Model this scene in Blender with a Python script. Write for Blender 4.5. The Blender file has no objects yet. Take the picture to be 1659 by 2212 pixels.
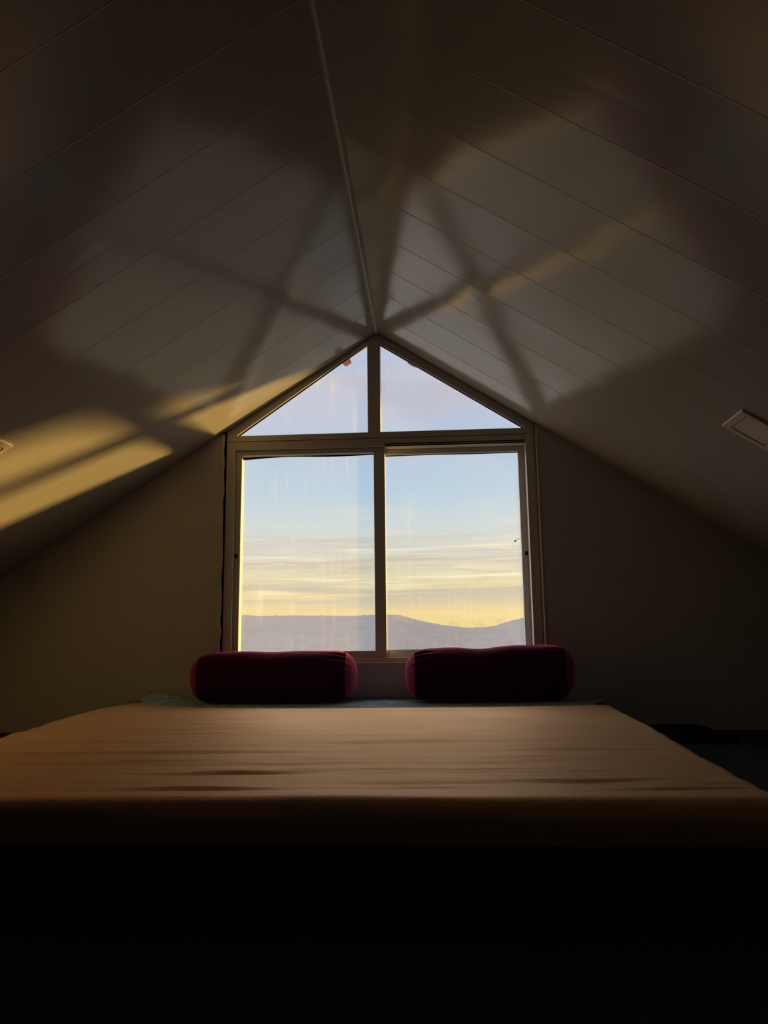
import bpy, bmesh, math, random
from mathutils import Vector, Matrix, noise
random.seed(7)
PI = math.pi
scene = bpy.context.scene
COL = scene.collection

# ------------------------------------------------------------------ camera
FH = 0.32                                   # camera height above the carpet
cam_d = bpy.data.cameras.new('camera')
cam = bpy.data.objects.new('camera', cam_d); COL.objects.link(cam)
RT = Vector((0.99767961, 0.06714833, -0.01124724))
UP = Vector((0.02250227, -0.16929773, 0.98530804))
FW = Vector((-0.06425765, 0.98327483, 0.17041588))
cam.matrix_world = Matrix(((RT.x, UP.x, -FW.x, 0), (RT.y, UP.y, -FW.y, 0), (RT.z, UP.z, -FW.z, FH), (0, 0, 0, 1)))
cam_d.sensor_fit = 'VERTICAL'; cam_d.sensor_height = 36.0
cam_d.lens = 1661.0 / 2212.0 * 36.0
cam_d.clip_start = 0.02; cam_d.clip_end = 20000
scene.camera = cam

# ------------------------------------------------------------------ exposure
vs = scene.view_settings
vs.view_transform = 'Standard'; vs.look = 'None'; vs.gamma = 1.0; vs.exposure = 0.0
vs.use_curve_mapping = False

# ------------------------------------------------------------------ node helpers
class NT:
    def __init__(self, tree):
        self.t = tree; tree.nodes.clear()
    def n(self, typ, **kw):
        nd = self.t.nodes.new(typ)
        for k, v in kw.items(): setattr(nd, k, v)
        return nd
    def link(self, a, b): self.t.links.new(a, b)
    def put(self, sock, v):
        if isinstance(v, bpy.types.NodeSocket): self.link(v, sock)
        elif v is not None: sock.default_value = v
    def math(self, op, a, b=None, c=None, clamp=False):
        nd = self.n('ShaderNodeMath', operation=op, use_clamp=clamp)
        for s, v in zip(nd.inputs, (a, b, c)): self.put(s, v)
        return nd.outputs[0]
    def mix(self, f, a, b, blend='MIX'):
        nd = self.n('ShaderNodeMix', data_type='RGBA', blend_type=blend)
        self.put(nd.inputs[0], f); self.put(nd.inputs[6], a); self.put(nd.inputs[7], b)
        return nd.outputs[2]
    def rng(self, v, a, b, c=0.0, d=1.0, smooth=True):
        nd = self.n('ShaderNodeMapRange', clamp=True)
        nd.interpolation_type = 'SMOOTHSTEP' if smooth else 'LINEAR'
        for s, x in zip(nd.inputs, (v, a, b, c, d)): self.put(s, x)
        return nd.outputs[0]
    def comb(self, x, y, z):
        nd = self.n('ShaderNodeCombineXYZ')
        for s, v in zip(nd.inputs, (x, y, z)): self.put(s, v)
        return nd.outputs[0]
    def noise(self, vec, scale, detail=4.0, rough=0.5, dist=0.0):
        nd = self.n('ShaderNodeTexNoise')
        if vec is not None: self.link(vec, nd.inputs['Vector'])
        nd.inputs['Scale'].default_value = scale; nd.inputs['Detail'].default_value = detail
        nd.inputs['Roughness'].default_value = rough; nd.inputs['Distortion'].default_value = dist
        return nd.outputs['Fac']
    def ramp(self, f, stops):
        nd = self.n('ShaderNodeValToRGB'); cr = nd.color_ramp
        while len(cr.elements) < len(stops): cr.elements.new(0.5)
        for e, (p, c) in zip(cr.elements, stops):
            e.position = p; e.color = (*c, 1)
        self.put(nd.inputs[0], f)
        return nd.outputs[0]

def rgb(c): return (c[0], c[1], c[2], 1.0)

# ------------------------------------------------------------------ sky
SKY = 1.0
HIGH = 1.2
SUN_AZ, SUN_EL = math.radians(59.6), math.radians(1.7)
sun_dir = Vector((math.sin(SUN_AZ) * math.cos(SUN_EL), math.cos(SUN_AZ) * math.cos(SUN_EL), math.sin(SUN_EL)))
world = bpy.data.worlds.new('evening_sky'); scene.world = world
world.use_nodes = True
w = NT(world.node_tree)
tc = w.n('ShaderNodeTexCoord')
sep = w.n('ShaderNodeSeparateXYZ'); w.link(tc.outputs['Generated'], sep.inputs[0])
X, Y, Z = sep.outputs
az = w.math('ARCTAN2', X, Y)
zc = w.math('MULTIPLY', Z, 2.0, clamp=True)
base = w.ramp(zc, [(0.00, (.86, .66, .28)), (.08, (.93, .72, .32)), (.16, (.82, .71, .43)), (.235, (.68, .68, .60)),
                   (.31, (.60, .71, .75)), (.40, (.46, .64, .80)), (.50, (.45, .60, .80)), (.62, (.54, .60, .76)),
                   (.80, (.60, .66, .84)), (1.0, (.70, .78, 1.0))])
# pale high cloud
v1 = w.comb(w.math('MULTIPLY', az, 5.0), w.math('MULTIPLY', Z, 20.0), 3.7)
c1 = w.rng(w.noise(v1, 1.0, 6, .58, .8), .42, .60)
hi = w.math('MULTIPLY', c1, w.rng(Z, .205, .30))
base = w.mix(w.math('MULTIPLY', hi, .85), base, (.585, .57, .655, 1))
v1b = w.comb(w.math('MULTIPLY', az, 4.0), w.math('MULTIPLY', Z, 16.0), 9.1)
c1b = w.rng(w.noise(v1b, 1.0, 5, .5, .4), .5, .72)
base = w.mix(w.math('MULTIPLY', w.math('MULTIPLY', c1b, w.rng(Z, .25, .33)), .6), base, (.70, .66, .69, 1))
# long grey streaks lying over the yellow band
v2 = w.comb(w.math('MULTIPLY', az, 2.6), w.math('MULTIPLY', w.math('ADD', Z, w.math('MULTIPLY', az, -.02)), 62.0), 1.3)
n2 = w.noise(v2, 1.0, 6, .58, .35)
c2 = w.rng(n2, .46, .60)
band = w.math('MULTIPLY', w.rng(Z, .035, .07), w.rng(Z, .150, .118))
base = w.mix(w.math('MULTIPLY', w.math('MULTIPLY', c2, band), .9), base, (.56, .515, .42, 1))
c2b = w.rng(n2, .44, .34)
base = w.mix(w.math('MULTIPLY', w.math('MULTIPLY', c2b, band), .85), base, (1.0, .93, .66, 1))
v2c = w.comb(w.math('MULTIPLY', az, 7.0), w.math('MULTIPLY', Z, 150.0), 7.7)
n2c = w.noise(v2c, 1.0, 5, .6, .3)
base = w.mix(w.math('MULTIPLY', w.math('MULTIPLY', w.rng(n2c, .5, .62), band), .45), base, (.60, .55, .45, 1))
base = w.mix(w.math('MULTIPLY', w.math('MULTIPLY', w.rng(n2c, .42, .32), band), .6), base, (1.0, .92, .66, 1))
v3 = w.comb(w.math('MULTIPLY', az, 6.0), w.math('MULTIPLY', Z, 90.0), 5.2)
c3 = w.rng(w.noise(v3, 1.0, 5, .6, .2), .52, .68)
base = w.mix(w.math('MULTIPLY', w.math('MULTIPLY', c3, w.math('MULTIPLY', w.rng(Z, .10, .135), w.rng(Z, .20, .165))), .6), base, (.74, .75, .72, 1))
# small puffs just above the valley
v4 = w.comb(w.math('MULTIPLY', az, 60.0), w.math('MULTIPLY', Z, 90.0), 0.0)
c4 = w.rng(w.noise(v4, 1.0, 4, .6), .48, .56)
pm = w.math('MULTIPLY', w.math('MULTIPLY', w.rng(Z, .034, .026), w.rng(az, .0, .02)), w.rng(az, .11, .09))
base = w.mix(w.math('MULTIPLY', w.math('MULTIPLY', c4, pm), .55), base, (.72, .52, .26, 1))
# warm glow around the low sun, away to the right
dotn = w.n('ShaderNodeVectorMath', operation='DOT_PRODUCT')
w.link(tc.outputs['Generated'], dotn.inputs[0]); dotn.inputs[1].default_value = sun_dir
gl = w.math('POWER', w.math('MAXIMUM', dotn.outputs['Value'], 0.0), 8.0)
base = w.mix(gl, base, (5.6, 3.3, 1.2, 1), 'ADD')
# unseen bright sky patch added left of the view, fills the right side
base = w.mix(w.math('MULTIPLY', w.rng(az, -.27, -.40), w.rng(Z, .0, .06)), base, (4.2, 3.9, 3.6, 1))
# extra sky brightness added above the visible band to light the bed
base = w.mix(w.rng(Z, .384, .43), base, (HIGH * .95, HIGH * .97, HIGH * 1.05, 1))
bg = w.n('ShaderNodeBackground'); w.link(base, bg.inputs['Color']); bg.inputs['Strength'].default_value = SKY
wo = w.n('ShaderNodeOutputWorld'); w.link(bg.outputs[0], wo.inputs[0])

# ------------------------------------------------------------------ low golden sun
sd = bpy.data.lights.new('low_sun', 'SUN'); sd.energy = 10.0; sd.color = (1.0, .57, .13); sd.angle = math.radians(5.5)
so = bpy.data.objects.new('low_sun', sd); COL.objects.link(so)
so.rotation_euler = (-sun_dir).to_track_quat('-Z', 'Y').to_euler()
so.location = (6, 8, 4)
# ------------------------------------------------------------------ materials
def mat(name):
    m = bpy.data.materials.new(name); m.use_nodes = True
    return m, NT(m.node_tree)
def principled(name, col, rough=.6, spec=.4, bump=None, var=None, sheen=None, metallic=0.0):
    m, t = mat(name)
    p = t.n('ShaderNodeBsdfPrincipled'); o = t.n('ShaderNodeOutputMaterial'); t.link(p.outputs[0], o.inputs[0])
    p.inputs['Roughness'].default_value = rough; p.inputs['Specular IOR Level'].default_value = spec
    p.inputs['Metallic'].default_value = metallic
    g = t.n('ShaderNodeTexCoord').outputs['Object']
    c = rgb(col)
    if var:                                  # (scale, strength, other colour, stretch)
        mp = t.n('ShaderNodeMapping'); t.link(g, mp.inputs[0]); mp.inputs['Scale'].default_value = var[3]
        f = t.rng(t.noise(mp.outputs[0], var[0], 5, .6), .38, .65)
        c = t.mix(t.math('MULTIPLY', f, var[1]), rgb(col), rgb(var[2]))
    t.put(p.inputs['Base Color'], c)
    if sheen:
        p.inputs['Sheen Weight'].default_value = sheen[0]; p.inputs['Sheen Roughness'].default_value = sheen[1]
        p.inputs['Sheen Tint'].default_value = rgb(sheen[2])
    if bump:                                 # (scale, strength, distance, stretch)
        mp = t.n('ShaderNodeMapping'); t.link(g, mp.inputs[0]); mp.inputs['Scale'].default_value = bump[3]
        b = t.n('ShaderNodeBump'); b.inputs['Strength'].default_value = bump[1]; b.inputs['Distance'].default_value = bump[2]
        t.link(t.noise(mp.outputs[0], bump[0], 4, .6), b.inputs['Height']); t.link(b.outputs[0], p.inputs['Normal'])
    return m
ONE = (1, 1, 1)
M = {}
M['ceiling'] = principled('glossy_ceiling_panel', (.425, .415, .405), .15, .75, (3.0, .25, .004, (1, 1, 1)))
M['joint'] = principled('pale_seam_glint', (.62, .59, .55), .3, .5)  # paler colour stands in for the glint along the panel seams
M['wall'] = principled('painted_plaster', (.60, .585, .605), .75, .25, (60, .35, .002, ONE))
M['plaster_edge'] = principled('rough_plaster_edge', (.66, .60, .52), .8, .2, (90, .8, .004, ONE))
M['carpet'] = principled('dark_green_carpet', (.048, .066, .060), 1.0, .05, (260, 1.0, .01, ONE), (180, .7, (.07, .08, .075), ONE))
M['frame'] = principled('grey_aluminium_frame', (.66, .645, .64), .45, .4)
M['gasket'] = principled('black_rubber_gasket', (.012, .011, .011), .7, .2)
M['latch'] = principled('black_plastic_latch', (.010, .010, .011), .5, .3)
M['bead'] = principled('sealant_bead', (.70, .66, .60), .6, .3, (120, .8, .003, ONE))
M['teal'] = principled('mottled_teal_cotton', (.17, .33, .43), .9, .15, (70, .5, .003, (1, 2, 1)), (34, .9, (.52, .80, .95), (1, 1.6, 1)), (.5, .5, (.6, .8, .9)))
M['mattress'] = principled('dark_teal_ticking', (.020, .045, .042), .95, .1, (200, .4, .002, ONE))
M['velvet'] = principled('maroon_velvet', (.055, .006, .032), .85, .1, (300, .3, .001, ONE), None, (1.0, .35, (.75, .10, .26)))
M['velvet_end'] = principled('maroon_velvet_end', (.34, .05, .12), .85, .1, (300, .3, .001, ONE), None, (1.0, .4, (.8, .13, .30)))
M['roof'] = principled('roof_sheet', (.22, .20, .19), .7, .3)
M['lamp_frame'] = principled('white_lamp_frame', (.70, .64, .56), .4, .5)
M['diffuser'] = principled('frosted_diffuser', (.78, .72, .64), .35, .5)
def tape_mat(name, col):
    m, t = mat(name)
    o = t.n('ShaderNodeOutputMaterial'); a = t.n('ShaderNodeBsdfTranslucent'); b = t.n('ShaderNodeBsdfTransparent')
    a.inputs[0].default_value = rgb(col); b.inputs[0].default_value = rgb(col)
    mx = t.n('ShaderNodeMixShader'); mx.inputs[0].default_value = .5
    t.link(a.outputs[0], mx.inputs[1]); t.link(b.outputs[0], mx.inputs[2]); t.link(mx.outputs[0], o.inputs[0])
    return m
M['tape'] = tape_mat('brown_tape', (.78, .52, .38)); M['tape_grey'] = tape_mat('grey_tape', (.66, .62, .64))
M['scrap'] = principled('pale_scrap', (.40, .36, .33), .8, .2)
M['mat_dark'] = principled('dark_cotton_mat', (.012, .012, .014), .95, .05)
M['hill'] = principled('hazy_hillside', (.26, .256, .266), 1.0, .0, None, (.010, .5, (.215, .214, .224), (1, 1, 3)))
def meadow_mat():                          # dark green woods near; the paling with distance is haze painted into the colour
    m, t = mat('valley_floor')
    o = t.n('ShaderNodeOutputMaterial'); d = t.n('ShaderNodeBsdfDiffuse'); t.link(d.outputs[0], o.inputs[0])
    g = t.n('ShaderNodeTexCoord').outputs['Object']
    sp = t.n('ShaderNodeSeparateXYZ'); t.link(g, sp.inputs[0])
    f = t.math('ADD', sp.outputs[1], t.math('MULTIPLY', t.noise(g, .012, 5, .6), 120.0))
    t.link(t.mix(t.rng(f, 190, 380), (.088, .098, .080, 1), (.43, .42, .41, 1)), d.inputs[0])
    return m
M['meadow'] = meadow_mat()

def fleece_mat():
    m, t = mat('tan_fleece')
    o = t.n('ShaderNodeOutputMaterial'); g = t.n('ShaderNodeTexCoord').outputs['Object']
    c = t.mix(t.rng(t.noise(g, 2.5, 5, .6), .38, .65), (.78, .49, .295, 1), (.72, .445, .27, 1))
    b = t.n('ShaderNodeBump'); b.inputs['Strength'].default_value = .65; b.inputs['Distance'].default_value = .0022
    t.link(t.noise(g, 330, 4, .6), b.inputs['Height'])
    p = t.n('ShaderNodeBsdfPrincipled'); t.link(c, p.inputs['Base Color']); p.inputs['Roughness'].default_value = .95
    p.inputs['Specular IOR Level'].default_value = .1
    p.inputs['Sheen Weight'].default_value = .6; p.inputs['Sheen Roughness'].default_value = .4; p.inputs['Sheen Tint'].default_value = (1, .72, .48, 1)
    f = t.n('ShaderNodeBsdfGlossy'); f.inputs['Roughness'].default_value = .48; t.link(t.mix(1.0, c, (1.27, 1.32, 1.24, 1), 'MULTIPLY'), f.inputs['Color'])   # brushed pile scatters light forward
    t.link(b.outputs[0], p.inputs['Normal']); t.link(b.outputs[0], f.inputs['Normal'])
    mx = t.n('ShaderNodeMixShader'); mx.inputs[0].default_value = .72
    t.link(p.outputs[0], mx.inputs[1]); t.link(f.outputs[0], mx.inputs[2]); t.link(mx.outputs[0], o.inputs[0])
    return m
M['fleece'] = fleece_mat()

def glass_mat(name, veil, streak, seed, tint=(.97, .98, .98)):
    m, t = mat(name)
    o = t.n('ShaderNodeOutputMaterial')
    tr = t.n('ShaderNodeBsdfTransparent'); tr.inputs[0].default_value = rgb(tint)
    tl = t.n('ShaderNodeBsdfTranslucent'); tl.inputs[0].default_value = (.80, .80, .82, 1)
    gl = t.n('ShaderNodeBsdfGlossy'); gl.inputs['Roughness'].default_value = .02
    g = t.n('ShaderNodeTexCoord').outputs['Object']
    mp = t.n('ShaderNodeMapping'); t.link(g, mp.inputs[0]); mp.inputs['Scale'].default_value = (34, 1, 2.2); mp.inputs['Location'].default_value = (seed, 0, seed * .7)
    s1 = t.rng(t.noise(mp.outputs[0], 1.0, 6, .6, .3), .48, .72)
    mp2 = t.n('ShaderNodeMapping'); t.link(g, mp2.inputs[0]); mp2.inputs['Scale'].default_value = (7, 1, 5); mp2.inputs['Location'].default_value = (seed * 2, 0, seed)
    s2 = t.rng(t.noise(mp2.outputs[0], 1.0, 5, .6, .4), .42, .7)
    mp3 = t.n('ShaderNodeMapping'); t.link(g, mp3.inputs[0]); mp3.inputs['Scale'].default_value = (60, 1, 40); mp3.inputs['Location'].default_value = (seed * 3, 0, 0)
    s3 = t.rng(t.noise(mp3.outputs[0], 1.0, 2, .5), .66, .74)
    f = t.math('ADD', veil, t.math('MULTIPLY', t.math('MULTIPLY', s1, s2), streak))
    f = t.math('ADD', f, t.math('MULTIPLY', t.math('MULTIPLY', s3, s2), streak * .9))
    mx = t.n('ShaderNodeMixShader'); t.link(f, mx.inputs[0]); t.link(tr.outputs[0], mx.inputs[1]); t.link(tl.outputs[0], mx.inputs[2])
    lw = t.n('ShaderNodeLayerWeight'); lw.inputs[0].default_value = .5
    fr = t.math('ADD', .02, t.math('MULTIPLY', t.math('POWER', lw.outputs['Facing'], 5.0), .4))
    mx2 = t.n('ShaderNodeMixShader'); t.link(fr, mx2.inputs[0]); t.link(mx.outputs[0], mx2.inputs[1]); t.link(gl.outputs[0], mx2.inputs[2])
    t.link(mx2.outputs[0], o.inputs[0])
    return m
M['glass_dirty'] = glass_mat('streaked_glass', .05, .09, 1.7)
M['glass_clear'] = glass_mat('lightly_marked_glass', .03, .05, 4.3)
M['glass_top'] = glass_mat('rain_marked_glass', .04, .08, 8.9)

# ------------------------------------------------------------------ mesh helpers
def link_mesh(name, bm, m, parent=None, smooth=False, bevel=None, recalc=True):
    me = bpy.data.meshes.new(name)
    if recalc: bmesh.ops.recalc_face_normals(bm, faces=bm.faces[:])
    bm.to_mesh(me); bm.free()
    me.materials.append(m)
    if smooth:
        for p in me.polygons: p.use_smooth = True
    o = bpy.data.objects.new(name, me); COL.objects.link(o)
    if parent: o.parent = parent
    if bevel:
        b = o.modifiers.new('bevel', 'BEVEL'); b.width = bevel; b.segments = 2; b.limit_method = 'ANGLE'
    return o
def empty(name, loc=(0, 0, 0)):
    o = bpy.data.objects.new(name, None); COL.objects.link(o); o.location = loc; o.empty_display_size = .1
    return o
def tag(o, label, cat, group=None):
    o['label'] = label; o['category'] = cat
    if group: o['group'] = group
    return o
def struct(o, label=None, cat=None):
    o['kind'] = 'structure'
    if label: o['label'] = label
    if cat: o['category'] = cat
    return o
def add_box(bm, x0, x1, y0, y1, z0, z1):
    v = [bm.verts.new((x, y, z)) for x in (x0, x1) for y in (y0, y1) for z in (z0, z1)]
    for f in ((0, 1, 3, 2), (4, 6, 7, 5), (0, 4, 5, 1), (2, 3, 7, 6), (0, 2, 6, 4), (1, 5, 7, 3)):
        bm.faces.new([v[i] for i in f])
def add_prism(bm, poly, y0, y1):             # polygon in x,z pushed along y
    a = [bm.verts.new((x, y0, z)) for x, z in poly]; b = [bm.verts.new((x, y1, z)) for x, z in poly]
    bm.faces.new(a); bm.faces.new(b[::-1])
    n = len(poly)
    for i in range(n): bm.faces.new((a[i], b[i], b[(i + 1) % n], a[(i + 1) % n]))
def box(name, ext, m, parent=None, bevel=None):
    bm = bmesh.new(); add_box(bm, *ext)
    return link_mesh(name, bm, m, parent, bevel=bevel)
def prism(name, poly, y0, y1, m, parent=None, bevel=None):
    bm = bmesh.new(); add_prism(bm, poly, y0, y1)
    return link_mesh(name, bm, m, parent, bevel=bevel)
def grid(name, nu, nv, fn, m, parent=None, smooth=True, thick=None):
    bm = bmesh.new()
    vs_ = [[bm.verts.new(fn(i / (nu - 1), j / (nv - 1))) for j in range(nv)] for i in range(nu)]
    for i in range(nu - 1):
        for j in range(nv - 1):
            bm.faces.new((vs_[i][j], vs_[i + 1][j], vs_[i + 1][j + 1], vs_[i][j + 1]))
    bm.normal_update()
    if sum(f.normal.z for f in bm.faces) < 0: bmesh.ops.reverse_faces(bm, faces=bm.faces[:])
    o = link_mesh(name, bm, m, parent, smooth, recalc=False)
    if thick:
        s = o.modifiers.new('thickness', 'SOLIDIFY'); s.thickness = abs(thick); s.offset = -1 if thick > 0 else 1
    return o
def sstep(a, b, x):
    t = min(1, max(0, (x - a) / (b - a))); return t * t * (3 - 2 * t)

# ------------------------------------------------------------------ room shell
XA, ZA, SL = -.2165, 1.593, .65             # ridge position and roof slope
WY = 2.985                                   # inner face of the window wall
BACK = -2.4
HALF = 2.12                                  # half width of the room at the low side walls
def zc_at(x): return ZA - SL * abs(x - XA)

struct(box('floor', (XA - 2.5, XA + 2.5, BACK - .2, WY + .12, -.08, 0), M['carpet']))

joint_y = []
seams = [2.78 - .21 * k for k in range(25)]
bm = bmesh.new()
TH = .13
nrm = {-1: Vector((SL, 0, -1)).normalized(), 1: Vector((-SL, 0, -1)).normalized()}
prof = [(3.06, 0.0)]
edges = [3.06] + seams + [BACK - .1]
for k, ys in enumerate(seams):
    y_prev = edges[k]
    mid = (y_prev + ys) / 2
    bow = random.uniform(-.0009, .0009)
    if k > 0: prof += [(y_prev - .05, bow * .6), (mid, bow), (ys + .05, bow * .6)]
    prof += [(ys + .0022, 0.0), (ys + .0016, .0006), (ys - .0016, .0006), (ys - .0022, 0.0)]
    joint_y.append(ys)
prof.append((BACK - .1, 0.0))
for side in (-1, 1):
    xe = XA + side * (HALF + .12)
    rows = []
    for (yy, off) in prof:
        n = nrm[side]
        a = Vector((XA, yy, ZA)) + Vector((0, 0, -1)) * off
        b = Vector((xe, yy, zc_at(xe))) + n * off
        rows.append((bm.verts.new(a), bm.verts.new(b), bm.verts.new((xe, yy, zc_at(xe) + TH)), bm.verts.new((XA, yy, ZA + TH))))
    for r0, r1 in zip(rows, rows[1:]):
        for i in range(4):
            bm.faces.new((r0[i], r1[i], r1[(i + 1) % 4], r0[(i + 1) % 4]))
    bm.faces.new(rows[0]); bm.faces.new(rows[-1][::-1])
for f in bm.faces:
    if f.calc_center_median().z < zc_at(f.calc_center_median().x) + .01 and max(v.co.y for v in f.verts) - min(v.co.y for v in f.verts) < .0045: f.material_index = 1
ce = struct(link_mesh('ceiling', bm, M['ceiling'])); ce.data.materials.append(M['joint'])

# ridge cover strip
bm = bmesh.new()
add_prism(bm, [(XA - .009, ZA - .0045), (XA - .003, ZA - .011), (XA + .002, ZA - .011), (XA + .007, ZA - .0035), (XA, ZA + .004)], BACK, 2.985)
struct(link_mesh('trim_1', bm, M['frame']))

# window wall in three pieces around the opening
OL, OR = -.857, .4185                        # opening sides
FL, FR = -.836, .403                         # window frame sides
SILL = .255
bm = bmesh.new()
lo = XA - HALF - .1; hi_ = XA + HALF + .1
add_prism(bm, [(lo, -.05), (OL, -.05), (OL, zc_at(OL)), (lo, zc_at(lo))], WY, WY + .11)
add_prism(bm, [(OR, -.05), (hi_, -.05), (hi_, zc_at(hi_)), (OR, zc_at(OR))], WY, WY + .11)
add_prism(bm, [(OL, -.05), (OR, -.05), (OR, SILL - .012), (OL, SILL - .012)], WY, WY + .11)
struct(link_mesh('wall_back', bm, M['wall']))
struct(box('wall_left', (XA - HALF - .12, XA - HALF, BACK, WY, -.05, zc_at(XA - HALF) + .02), M['wall']))
struct(box('wall_right', (XA + HALF, XA + HALF + .12, BACK, WY, -.05, zc_at(XA + HALF) + .02), M['wall']))
struct(prism('wall_front', [(lo, -.05), (hi_, -.05), (hi_, zc_at(hi_)), (XA, ZA), (lo, zc_at(lo))], BACK - .1, BACK, M['wall']))

# outer roof sheet with the gable overhang
bm = bmesh.new()
OV = 3.38
for side in (-1, 1):
    xe = XA + side * (HALF + .35)
    add_prism(bm, [(XA, ZA + TH + .01), (xe, zc_at(xe) + TH + .01), (xe, zc_at(xe) + TH + .045), (XA, ZA + TH + .045)], BACK - .15, OV)
struct(link_mesh('roof', bm, M['roof']))

# ------------------------------------------------------------------ window
F0, F1 = 3.0, 3.092                           # frame front and back faces
win = struct(empty('window_1', ((FL + FR) / 2, F0, SILL)))
wl = Vector(win.location)
def wbox(name, x0, x1, y0, y1, z0, z1, m=None, parent=None, bevel=.0015):
    base_ = wl if parent is None else Vector(parent.location) + wl
    bm = bmesh.new(); add_box(bm, x0 - base_.x, x1 - base_.x, y0 - base_.y, y1 - base_.y, z0 - base_.z, z1 - base_.z)
    return link_mesh(name, bm, m or M['frame'], parent or win, bevel=bevel)
def wprism(name, poly, y0, y1, m=None, bevel=.0015, parent=None):
    base_ = wl if parent is None else Vector(parent.location) + wl
    bm = bmesh.new(); add_prism(bm, [(x - base_.x, z - base_.z) for x, z in poly], y0 - base_.y, y1 - base_.y)
    return link_mesh(name, bm, m or M['frame'], parent or win, bevel=bevel)
T0, T1 = 1.143, 1.169                        # transom rail between sliding head and upper lights
HEAD = 1.109
# outer jambs, head and bottom rail of the sliding part
wbox('jamb', FL, -.801, F0, F1, SILL, T0)
wbox('jamb', .371, FR, F0, F1, SILL, T0)
wbox('head_rail', FL + .034, FR - .031, F0 + .002, F1, HEAD, T0)
wbox('bottom_rail', FL + .034, FR - .031, F0 + .003, F1, SILL, .272)
# the sliding tracks along the head: two dark grooves over the right sash
wbox('track_groove', -.19, .369, F0 + .0005, F0 + .006, HEAD - .0005, HEAD + .0035, M['gasket'], bevel=None)
wbox('track_groove', -.19, .369, F0 + .0005, F0 + .006, HEAD + .0075, HEAD + .0110, M['gasket'], bevel=None)
# transom
wbox('transom', FL, FR, F0, F1, T0 + .0015, T1)
# upper mullion and raking bars
wprism('upper_mullion', [(-.258, T1), (-.206, T1), (-.206, zc_at(-.206) - .001), (XA, ZA - .002), (-.258, zc_at(-.258) - .001)], F0 - .002, F0 + .045)
gl_l = [(-.795, T1 + .002), (-.258, 1.549)]
gl_r = [(.370, T1 + .002), (-.206, 1.545)]
wprism('raking_bar', [(FL, T1), gl_l[0], gl_l[1], (-.258, zc_at(-.258) - .001), (FL, zc_at(FL) - .001)], F0, F0 + .026)
wprism('raking_bar', [(FR, T1), gl_r[0], gl_r[1], (-.206, zc_at(-.206) - .001), (FR, zc_at(FR) - .001)], F0, F0 + .026)
# dark gasket line under each raking bar
def gasket(p, q, dz):
    wprism('gasket', [(p[0], p[1]), (q[0], q[1]), (q[0], q[1] - dz), (p[0] + (q[0] - p[0]) * .012, p[1] - .0005)], F0 + .012, F0 + .0155, M['gasket'], None)
gasket(gl_l[0], gl_l[1], .004); gasket(gl_r[0], gl_r[1], .004)
wprism('upper_pane', [(-.799, T1 - .003), (-.256, T1 - .003), (-.256, 1.556)], F0 + .016, F0 + .020, M['glass_top'], None)
wprism('upper_pane', [(.374, T1 - .003), (-.208, T1 - .003), (-.208, 1.551)], F0 + .016, F0 + .020, M['glass_top'], None)
# left sash, in the inner track
def sash(x0, x1, z0, z1, y0, y1, gx0, gx1, gz0, gz1, gm, latch, dip):
    s = empty('sash'); s.parent = win; s.location = Vector(((x0 + x1) / 2, y0, z0)) - wl
    wbox('stile', x0, gx0, y0, y1, z0, z1, parent=s)
    wbox('stile', gx1, x1, y0, y1, z0, z1, parent=s)
    wbox('top_rail', gx0, gx1, y0, y1, gz1, z1, parent=s)
    wbox('bottom_rail', gx0, gx1, y0, y1, z0, gz0, parent=s)
    wbox('pane', gx0 - .004, gx1 + .004, y1 - .010, y1 - .006, gz0 - .004, gz1 + .004, gm, s, None)
    # sagging rubber seal along the top of the pane
    n = 24
    poly = [(gx0 + (gx1 - gx0) * i / n, gz1 - .001) for i in range(n + 1)]
    low = [(gx0 + (gx1 - gx0) * i / n, gz1 - .002 - dip * (.55 + .45 * math.cos(2.4 * PI * i / n + .6)) * (1 - .75 * i / n)) for i in range(n + 1)]
    wprism('seal', poly + low[::-1], y1 - .016, y1 - .0105, M['gasket'], None, s)
    lx, lz = latch
    wbox('latch', lx - .006, lx + .006, y0 - .0015, y0 + .004, lz - .008, lz + .008, M['latch'], s, .0006)
    return s
sash(-.798, -.192, .268, HEAD - .002, F0 + .012, F0 + .053, -.775, -.2365, .2985, 1.088, M['glass_dirty'], (-.7905, .676), .010)
sash(-.236, .375, .268, HEAD - .0015, F0 + .055, F0 + .087, -.196, .345, .302, 1.088, M['glass_clear'], (.3635, .671), .0025)
# sealant and broken plaster along the jambs
def ragged(x, side, wd, m, name, y):
    bm = bmesh.new(); n = 60; z0, z1 = SILL - .01, zc_at(x) - .004
    rows = []
    for i in range(n + 1):
        z = z0 + (z1 - z0) * i / n
        jw = wd * (.95 + .22 * noise.noise(Vector((z * 22, x * 3, 1)))) ; jd = .002 * noise.noise(Vector((z * 30, x, 4)))
        xa_, xb_ = x, x + side * max(.002, jw)
        rows.append([bm.verts.new((px - wl.x, py - wl.y, z - wl.z)) for px, py in ((xa_, y + jd), (xb_, y + .001 + jd), (xb_, y + .012), (xa_, y + .012))])
    for a, b in zip(rows, rows[1:]):
        for i in range(4): bm.faces.new((a[i], b[i], b[(i + 1) % 4], a[(i + 1) % 4]))
    bm.faces.new(rows[0]); bm.faces.new(rows[-1][::-1])
    return link_mesh(name, bm, m, win, True)
ragged(OL - .001, 1, .0165, M['plaster_edge'], 'plaster_edge', WY - .003)
ragged(OR + .001, -1, .010, M['plaster_edge'], 'plaster_edge', WY - .003)
wbox('gap_filler', OL, FL, F0 + .012, F1, SILL, zc_at(OL) + .03, M['gasket'], None, None)  # black strip stands in for the recess shadow beside the left jamb
wbox('gap_filler', FR, OR, F0 + .008, F1, SILL, zc_at(OR) + .03, M['frame'], None, None)
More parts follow.
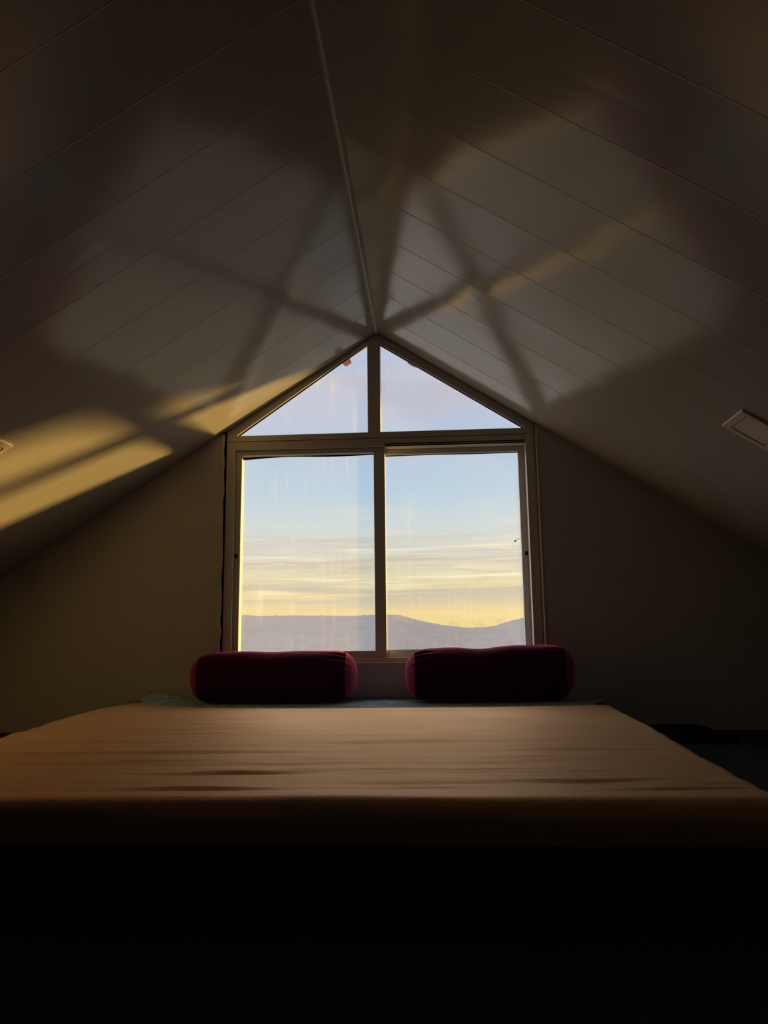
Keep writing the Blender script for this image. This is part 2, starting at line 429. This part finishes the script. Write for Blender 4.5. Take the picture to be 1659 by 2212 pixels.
wbox('sill', OL, OR, WY - .004, F1, SILL - .012, SILL, M['plaster_edge'], None, .002)

# bits stuck on the panes
def flat(name, pts, y, th, m, label, cat):
    cx = sum(p[0] for p in pts) / len(pts); cz = sum(p[1] for p in pts) / len(pts)
    bm = bmesh.new(); add_prism(bm, [(x - cx, z - cz) for x, z in pts], 0, th)
    o = link_mesh(name, bm, m); o.location = (cx, y, cz)
    return tag(o, label, cat)
flat('tape_piece', [(-.362, 1.4735), (-.333, 1.494), (-.324, 1.472), (-.347, 1.4565), (-.361, 1.467)], F0 + .0142, .0012, M['tape'],
     'small brown piece of tape stuck at the top of the left triangular pane', 'tape')
flat('tape_piece', [(-.094, 1.4705), (-.056, 1.446), (-.054, 1.4405), (-.074, 1.447), (-.091, 1.459)], F0 + .0142, .0012, M['tape_grey'],
     'thin grey sliver of tape under the sloping edge of the right triangular pane', 'tape')
bm = bmesh.new()
pts = [(.3175, .720), (.3200, .7255), (.3245, .7262), (.3300, .7300), (.3345, .7320), (.3420, .7335), (.3418, .7325), (.3350, .7308), (.3290, .7280), (.3262, .7205), (.3210, .7195)]
add_prism(bm, [(x - .33, z - .7255) for x, z in pts], 0, .0015)
o = link_mesh('leaf_scrap', bm, M['scrap']); o.location = (.33, F0 + .0750, .7255)
tag(o, 'tiny curled scrap hanging at the right edge of the right window pane', 'scrap')

# ------------------------------------------------------------------ recessed ceiling lights
def ceiling_light(side, label):
    d0, wdt = 1.033, .145
    t = Vector((side, 0, -SL)).normalized(); n = nrm[side]
    x0 = XA + side * d0
    yc = 2.079
    base = Vector((x0, yc, zc_at(x0))) + t * (wdt / 2)
    e = empty('ceiling_light', base)
    M3 = Matrix((t, Vector((0, 1, 0)), n)).transposed()
    def P(a, b, c): return M3 @ Vector((a, b, c))
    h = wdt / 2; k = h - .021
    bm = bmesh.new()
    out = [(-h, -h), (h, -h), (h, h), (-h, h)]; inn = [(-k, -k), (k, -k), (k, k), (-k, k)]
    A = [bm.verts.new(P(a, b, -.003)) for a, b in out]; B = [bm.verts.new(P(a * .975, b * .975, .006)) for a, b in out]
    C = [bm.verts.new(P(a, b, .006)) for a, b in inn]; D = [bm.verts.new(P(a, b, .0005)) for a, b in inn]
    for i in range(4):
        j = (i + 1) % 4
        bm.faces.new((A[i], A[j], B[j], B[i])); bm.faces.new((B[i], B[j], C[j], C[i])); bm.faces.new((C[i], C[j], D[j], D[i]))
    bm.faces.new(A[::-1])
    f_ = link_mesh('frame', bm, M['lamp_frame'], e)
    bm = bmesh.new()
    q = k - .0025
    A = [bm.verts.new(P(a, b, .0008)) for a, b in ((-q, -q), (q, -q), (q, q), (-q, q))]
    B = [bm.verts.new(P(a, b, .0038)) for a, b in ((-q, -q), (q, -q), (q, q), (-q, q))]
    for i in range(4): bm.faces.new((A[i], A[(i + 1) % 4], B[(i + 1) % 4], B[i]))
    bm.faces.new(B); bm.faces.new(A[::-1])
    link_mesh('diffuser', bm, M['diffuser'], e)
    return tag(e, label, 'ceiling light', 'square recessed lights on the sloping ceiling')
ceiling_light(1, 'square recessed light, unlit, on the shaded right ceiling slope')
ceiling_light(-1, 'square recessed light, unlit, on the sunlit left ceiling slope')

# ------------------------------------------------------------------ bed
TOP = .115
def lerp_list(pts, y):
    if y <= pts[0][0]: return pts[0][1]
    for (a, b), (c, d) in zip(pts, pts[1:]):
        if y <= c:
            t = (y - a) / (c - a); return b + (d - b) * t
    return pts[-1][1]
R_EDGE = [(1.0, .452), (1.19, .468), (1.58, .495), (1.92, .528), (2.3, .556), (2.6, .572), (3.0, .60)]
L_EDGE = [(1.0, -1.02), (1.85, -1.055), (2.25, -1.10), (2.6, -1.105), (3.0, -1.13)]
FRONT = 1.062

mt = tag(empty('mattress', (-.28, 2.0, 0)), 'thin dark teal floor mattress against the window wall', 'mattress')
def mattress_fn():
    bm = bmesh.new(); nx, ny = 40, 44
    levels = [(0.0, .018), (0.02, .004), (.055, 0.0), (.082, .004), (.097, .016), (.1015, .034)]
    rings = []
    ys = [FRONT + .020 + (2.968 - FRONT - .020) * j / ny for j in range(ny + 1)]
    outline = []
    for j in range(ny): outline.append(('L', ys[j]))
    loops = []
    for (z, ins) in levels:
        pts = []
        y0, y1 = ys[0] + ins, ys[-1] - ins
        for j in range(ny + 1):
            y = y0 + (y1 - y0) * j / ny; pts.append((lerp_list(R_EDGE, y) - .020 - ins, y))
        xl1, xr1 = lerp_list(L_EDGE, y1) + .020 + ins, lerp_list(R_EDGE, y1) - .020 - ins
        for i in range(1, nx): pts.append((xr1 + (xl1 - xr1) * i / nx, y1))
        for j in range(ny, -1, -1):
            y = y0 + (y1 - y0) * j / ny; pts.append((lerp_list(L_EDGE, y) + .020 + ins, y))
        xl0, xr0 = lerp_list(L_EDGE, y0) + .020 + ins, lerp_list(R_EDGE, y0) - .020 - ins
        for i in range(1, nx): pts.append((xl0 + (xr0 - xl0) * i / nx, y0))
        loops.append([bm.verts.new((x + .28, y - 2.0, z)) for x, y in pts])
    n = len(loops[0])
    for a, b in zip(loops, loops[1:]):
        for i in range(n): bm.faces.new((a[i], a[(i + 1) % n], b[(i + 1) % n], b[i]))
    bm.faces.new(loops[0][::-1]); bm.faces.new(loops[-1])
    link_mesh('body', bm, M['mattress'], mt, False)
    # piping round the top and bottom edges
    for z, ins in ((.090, .008), (.014, .006)):
        pts = []
        y0, y1 = ys[0] + ins, ys[-1] - ins
        for j in range(13): y = y0 + (y1 - y0) * j / 12; pts.append(Vector((lerp_list(R_EDGE, y) - .019 - ins + .28, y - 2.0, z)))
        for j in range(12, -1, -1): y = y0 + (y1 - y0) * j / 12; pts.append(Vector((lerp_list(L_EDGE, y) + .019 + ins + .28, y - 2.0, z)))
        bm = bmesh.new(); rings = []
        for i, p in enumerate(pts):
            tn = (pts[(i + 1) % len(pts)] - pts[i - 1]).normalized(); up = Vector((0, 0, 1)); sd_ = tn.cross(up)
            rings.append([bm.verts.new(p + (up * math.cos(a) + sd_ * math.sin(a)) * .0035) for a in [PI / 4 * k for k in range(8)]])
        for i in range(len(rings)):
            a, b = rings[i], rings[(i + 1) % len(rings)]
            for k in range(8): bm.faces.new((a[k], b[k], b[(k + 1) % 8], a[(k + 1) % 8]))
        link_mesh('piping', bm, M['mattress'], mt, True)
mattress_fn()

# crumpled teal sheet showing beyond the blanket
def sheet(u, v):
    y = 2.50 + .470 * v
    xl = -1.05 - .14 * sstep(.62, 1, v); xr = .535 + .085 * sstep(.45, 1, v)
    x = xl + (xr - xl) * u
    vis = sstep(.25, .6, v)
    z = .1105 + vis * (.0030 + .0026 * noise.noise(Vector((x * 9, y * 22, 2))) + .0016 * noise.noise(Vector((x * 28, y * 55, 7))))
    z += .034 * math.exp(-((x + 1.07) / .085) ** 2) * sstep(.60, 1.0, v)
    z += .007 * math.exp(-((x + .985) / .05) ** 2) * sstep(.5, 1.0, v)
    z += .006 * math.exp(-((x + .20) / .12) ** 2) * sstep(.3, 1.0, v)
    return (x + .27, y - 2.73, z - .1105)
sh = grid('bed_sheet', 220, 60, sheet, M['teal'], None, True, .0058)
sh.location = (-.27, 2.73, .1105)
tag(sh, 'crumpled mottled teal sheet showing between the tan blanket and the window wall', 'sheet')

# tan fleece blanket
dents = [(-.343, 1.285, .085, .020, .0075), (-.339, 1.148, .075, .015, .0060), (.22, 1.215, .060, .016, .0055), (.329, 1.150, .060, .014, .0060),
         (-.185, 1.392, .16, .022, .0035), (-.09, 1.315, .22, .018, .0028), (-.47, 1.515, .20, .03, .0045), (-.759, 1.704, .16, .035, .006),
         (-.215, 1.97, .12, .03, .003), (.012, 1.682, .14, .03, .003), (.05, 1.29, .12, .018, .003), (-.62, 1.40, .14, .022, .004),
         (-.80, 1.50, .12, .03, .005), (.28, 1.55, .14, .025, .0025), (-.12, 2.3, .07, .03, .003), (-.55, 1.86, .2, .04, .004),
         (-.85, 1.28, .10, .02, .004), (.10, 1.45, .18, .02, .002), (-.05, 1.17, .12, .014, .002)]
HEMY = [(0, 2.77), (.05, 2.745), (.10, 2.67), (.18, 2.575), (.3, 2.54), (.5, 2.53), (.75, 2.53), (.92, 2.57), (1, 2.59)]
R_ = .030
def prof1(d):                                # d: cloth length past the start of the rounding -> (out, drop)
    if d <= 0: return d, 0.0
    q = R_ * PI / 2
    if d < q: return R_ * math.sin(d / R_), R_ * (1 - math.cos(d / R_))
    return R_ + .05 * (d - q), R_ + (d - q)
def blanket(u, v):
    hang_f, hang_s = .075, .060
    yb = lerp_list(HEMY, min(1, max(0, u)))
    yf = FRONT + R_
    total = hang_f + (yb - yf)
    s = v ** 1.0 * total                     # from front hem to back hem
    if s < hang_f:
        out, drop = prof1(hang_f - s); y = yf - out
    else: y = yf + (s - hang_f); drop = 0.0
    xl = lerp_list(L_EDGE, y) + R_; xr = lerp_list(R_EDGE, y) - R_
    wl_ = (xr - xl) + 2 * hang_s
    a = u * wl_
    dropx = 0.0
    if a < hang_s:
        o_, dropx = prof1(hang_s - a); x = xl - o_
    elif a > wl_ - hang_s:
        o_, dropx = prof1(a - (wl_ - hang_s)); x = xr + o_
    else: x = xl + (a - hang_s)
    z = TOP + .003 - max(drop, dropx) - .25 * min(drop, dropx)
    topm = sstep(.04, .0, max(drop, dropx))
    wv = 0.0
    ph = 2.2 * noise.noise(Vector((x * 1.3, y * .8, .5)))
    wv += .0014 * math.sin(y * 52 + 1.5 * x + ph * 2) * (.5 + .5 * noise.noise(Vector((x * 2, y * 3, 3))))
    wv += .0042 * noise.noise(Vector((x * 1.6, y * 9, 1.7)))
    wv += .0019 * noise.noise(Vector((x * 3.6, y * 34, 6.1))) + .0006 * noise.noise(Vector((x * 7.0, y * 80, 2.1)))
    for (dx, dy, sx, sy, A) in dents:
        sx *= 1.7; sy *= .7
        q = (y - dy - .05 * (x - dx) - .012 * noise.noise(Vector((x * 7, dy * 9, 2)))) / sy
        if abs(q) < 3.2:
            g = math.exp(-((x - dx) / sx) ** 2)
            wv += .85 * A * g * q * math.exp(-q * q * .9) * 1.2
    wv *= 1 - .8 * sstep(2.35, 2.5, y)
    leftbump = .012 * math.exp(-((x + 1.06) / .09) ** 2) * math.exp(-((y - 2.5) / .30) ** 2)
    z += (wv + leftbump) * topm
    he = sstep(.030, .0, yb - y)             # thick rolled hem at the back
    z += .0035 * he - .0022 * math.exp(-((yb - y - .028) / .006) ** 2)
    if drop > .02: x += .004 * noise.noise(Vector((x * 8, 0, z * 20))); y -= .006 * noise.noise(Vector((x * 5, 3, z * 6)))
    return (x + .28, y - 1.8, z - TOP)
bl = grid('blanket', 300, 330, blanket, M['fleece'], None, True, .005)
bl.location = (-.28, 1.8, TOP)
tag(bl, 'large tan fleece blanket spread over the floor mattress', 'blanket')

# maroon velvet bolsters
def bolster(cx, cy, half, hz, hy, base, label, sag, tilt, seed, rot=0.0):
    e = tag(empty('bolster', (cx, cy, base)), label, 'bolster', 'maroon bolsters under the window')
    e.rotation_euler = (0, 0, rot)
    NT_ = 120
    def ring(bm, xr, r, gather):
        out = []
        for k in range(NT_):
            th = 2 * PI * k / NT_
            c, s = math.cos(th), math.sin(th)
            ex = 2 / 2.7
            py = hy * r * math.copysign(abs(c) ** ex, c); pz = hz * r * math.copysign(abs(s) ** ex, s)
            t = 1.0
            t += gather * (.040 * noise.noise(Vector((c * 5 + seed, s * 5, xr * 4))) + .022 * math.sin(th * 17 + 3 * noise.noise(Vector((c * 2, s * 2, seed)))))
            t += .030 * noise.noise(Vector((xr * 6 + seed * 3, c * 1.6, s * 1.6)))
            py *= t; pz *= t
            up = max(0, s)
            for (sx, wd, dp) in sag: pz -= dp * up * math.exp(-((xr - sx) / wd) ** 2)
            pz += tilt * xr * up
            # fold running along just below the crest
            pz += .0025 * math.exp(-((s - .90) / .05) ** 2) * (1 if c < 0 else 0) * noise.noise(Vector((xr * 9, seed, 0)))
            zz = hz + pz
            zz = max(zz, .0006 + .004 * abs(py) / hy)
            out.append(bm.verts.new((xr, py, zz)))
        return out
    xe = half - .040                          # seam between cover and end panel
    def rad(x):
        a = abs(x) / half
        return max(0.0, 1 - a ** 9.0) ** (1 / 2.4)
    def skin(bm, rings):
        for a, b in zip(rings, rings[1:]):
            for i in range(NT_): bm.faces.new((a[i], a[(i + 1) % NT_], b[(i + 1) % NT_], b[i]))
    bm = bmesh.new()
    n = 90; rings = []
    for i in range(n + 1):
        x = -xe + 2 * xe * i / n
        d = xe - abs(x)
        rr = rad(x)
        rings.append(ring(bm, x, rr, sstep(.10, 0, d)))
    skin(bm, rings)
    link_mesh('cover', bm, M['velvet'], e, True)
    for sgn in (-1, 1):
        bm = bmesh.new(); rings = []
        for q in (0, .05, .15, .3, .45, .6, .72, .82, .9, .95, .985, .999):
            x = sgn * (xe - .002 + (half - xe + .002) * q)
            r = rad(x) * (1.0 + (.012 if .03 < q < .2 else 0))
            rings.append(ring(bm, x, r, sstep(.9, 0, q) * .8))
        skin(bm, rings); bm.faces.new(rings[-1])
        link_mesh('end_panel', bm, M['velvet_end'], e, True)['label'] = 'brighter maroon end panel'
    # corded seams at both ends
    for sgn in (-1, 1):
        bm = bmesh.new(); rings = []
        tmp = bmesh.new()
        pts = [v.co.copy() for v in ring(tmp, sgn * xe, rad(xe) * 1.004, .9)]; tmp.free()
        for i, p in enumerate(pts):
            nx = (pts[(i + 1) % NT_] - pts[i - 1]).normalized(); ax = Vector((1, 0, 0)); rd = ax.cross(nx).normalized()
            rings.append([bm.verts.new(p + (ax * math.cos(a) + rd * math.sin(a)) * .0022) for a in (0, PI / 3, 2 * PI / 3, PI, 4 * PI / 3, 5 * PI / 3)])
        for i in range(NT_):
            a, b = rings[i], rings[(i + 1) % NT_]
            for k in range(6): bm.faces.new((a[k], b[k], b[(k + 1) % 6], a[(k + 1) % 6]))
        link_mesh('seam', bm, M['velvet'], e, True)
    return e
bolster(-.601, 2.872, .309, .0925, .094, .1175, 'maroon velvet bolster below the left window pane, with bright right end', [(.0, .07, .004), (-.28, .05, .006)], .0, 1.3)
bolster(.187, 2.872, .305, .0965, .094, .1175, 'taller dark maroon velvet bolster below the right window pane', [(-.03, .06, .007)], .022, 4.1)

# dark folded mat on the carpet by the wall
bm = bmesh.new()
def matfn(u, v):
    x = .60 + .362 * u; y = 2.60 + .375 * v
    e_ = min(min(u, 1 - u) * .36, min(v, 1 - v) * .37)
    return (x - .78, y - 2.79, .012 + .012 * sstep(0, .02, e_) + .002 * noise.noise(Vector((x * 12, y * 12, 3))))
bm.free()
fm = grid('floor_mat', 30, 30, matfn, M['mat_dark'], None, True, .012)
fm.location = (.78, 2.79, 0)
tag(fm, 'flat black folded mat on the carpet right of the mattress, against the wall', 'mat')

# ------------------------------------------------------------------ hills beyond the window
RIDGE = [(-2.5, .030), (-1.2, .034), (-.7, .044), (-.45, .036), (-.3289, .0385), (-.2518, .0404), (-.2211, .0382), (-.1753, .0382), (-.1449, .0378), (-.1087, .0367), (-.0798, .0375),
         (-.0624, .0374), (-.0426, .0366), (-.0308, .0327), (-.013, .0283), (.0106, .0233), (.0342, .0201), (.046, .0199), (.0696, .0214), (.0874, .0264),
         (.0992, .0298), (.111, .0314), (.152, .0343), (.3, .038), (.6, .026), (1.2, .012), (2.5, .010)]
DY = 2600.0
def hills(u, v):
    q = 2 * u - 1; ta = 1.9 * math.copysign(abs(q) ** 2.4, q)
    y = 700 + 2600 * v
    x = ta * (y * .55 + DY * .45)
    tt = x / DY
    H = lerp_list(RIDGE, tt) * DY
    prof_ = sstep(.02, (DY - 700) / 2600, v) if v <= (DY - 700) / 2600 else 1 - .25 * sstep((DY - 700) / 2600, 1, v)
    z = -60 + (H + 60) * prof_
    amp = 12 * math.sin(PI * min(1, prof_ * .97))
    z += amp * noise.noise(Vector((x * .006, y * .006, 1))) + 2.2 * noise.noise(Vector((x * .05, y * .03, 2))) + 1.4 * noise.noise(Vector((x * .15, y * .03, 5)))
    return (x, y, z)
hl = grid('hills', 700, 60, hills, M['hill'], None, True)
struct(hl)
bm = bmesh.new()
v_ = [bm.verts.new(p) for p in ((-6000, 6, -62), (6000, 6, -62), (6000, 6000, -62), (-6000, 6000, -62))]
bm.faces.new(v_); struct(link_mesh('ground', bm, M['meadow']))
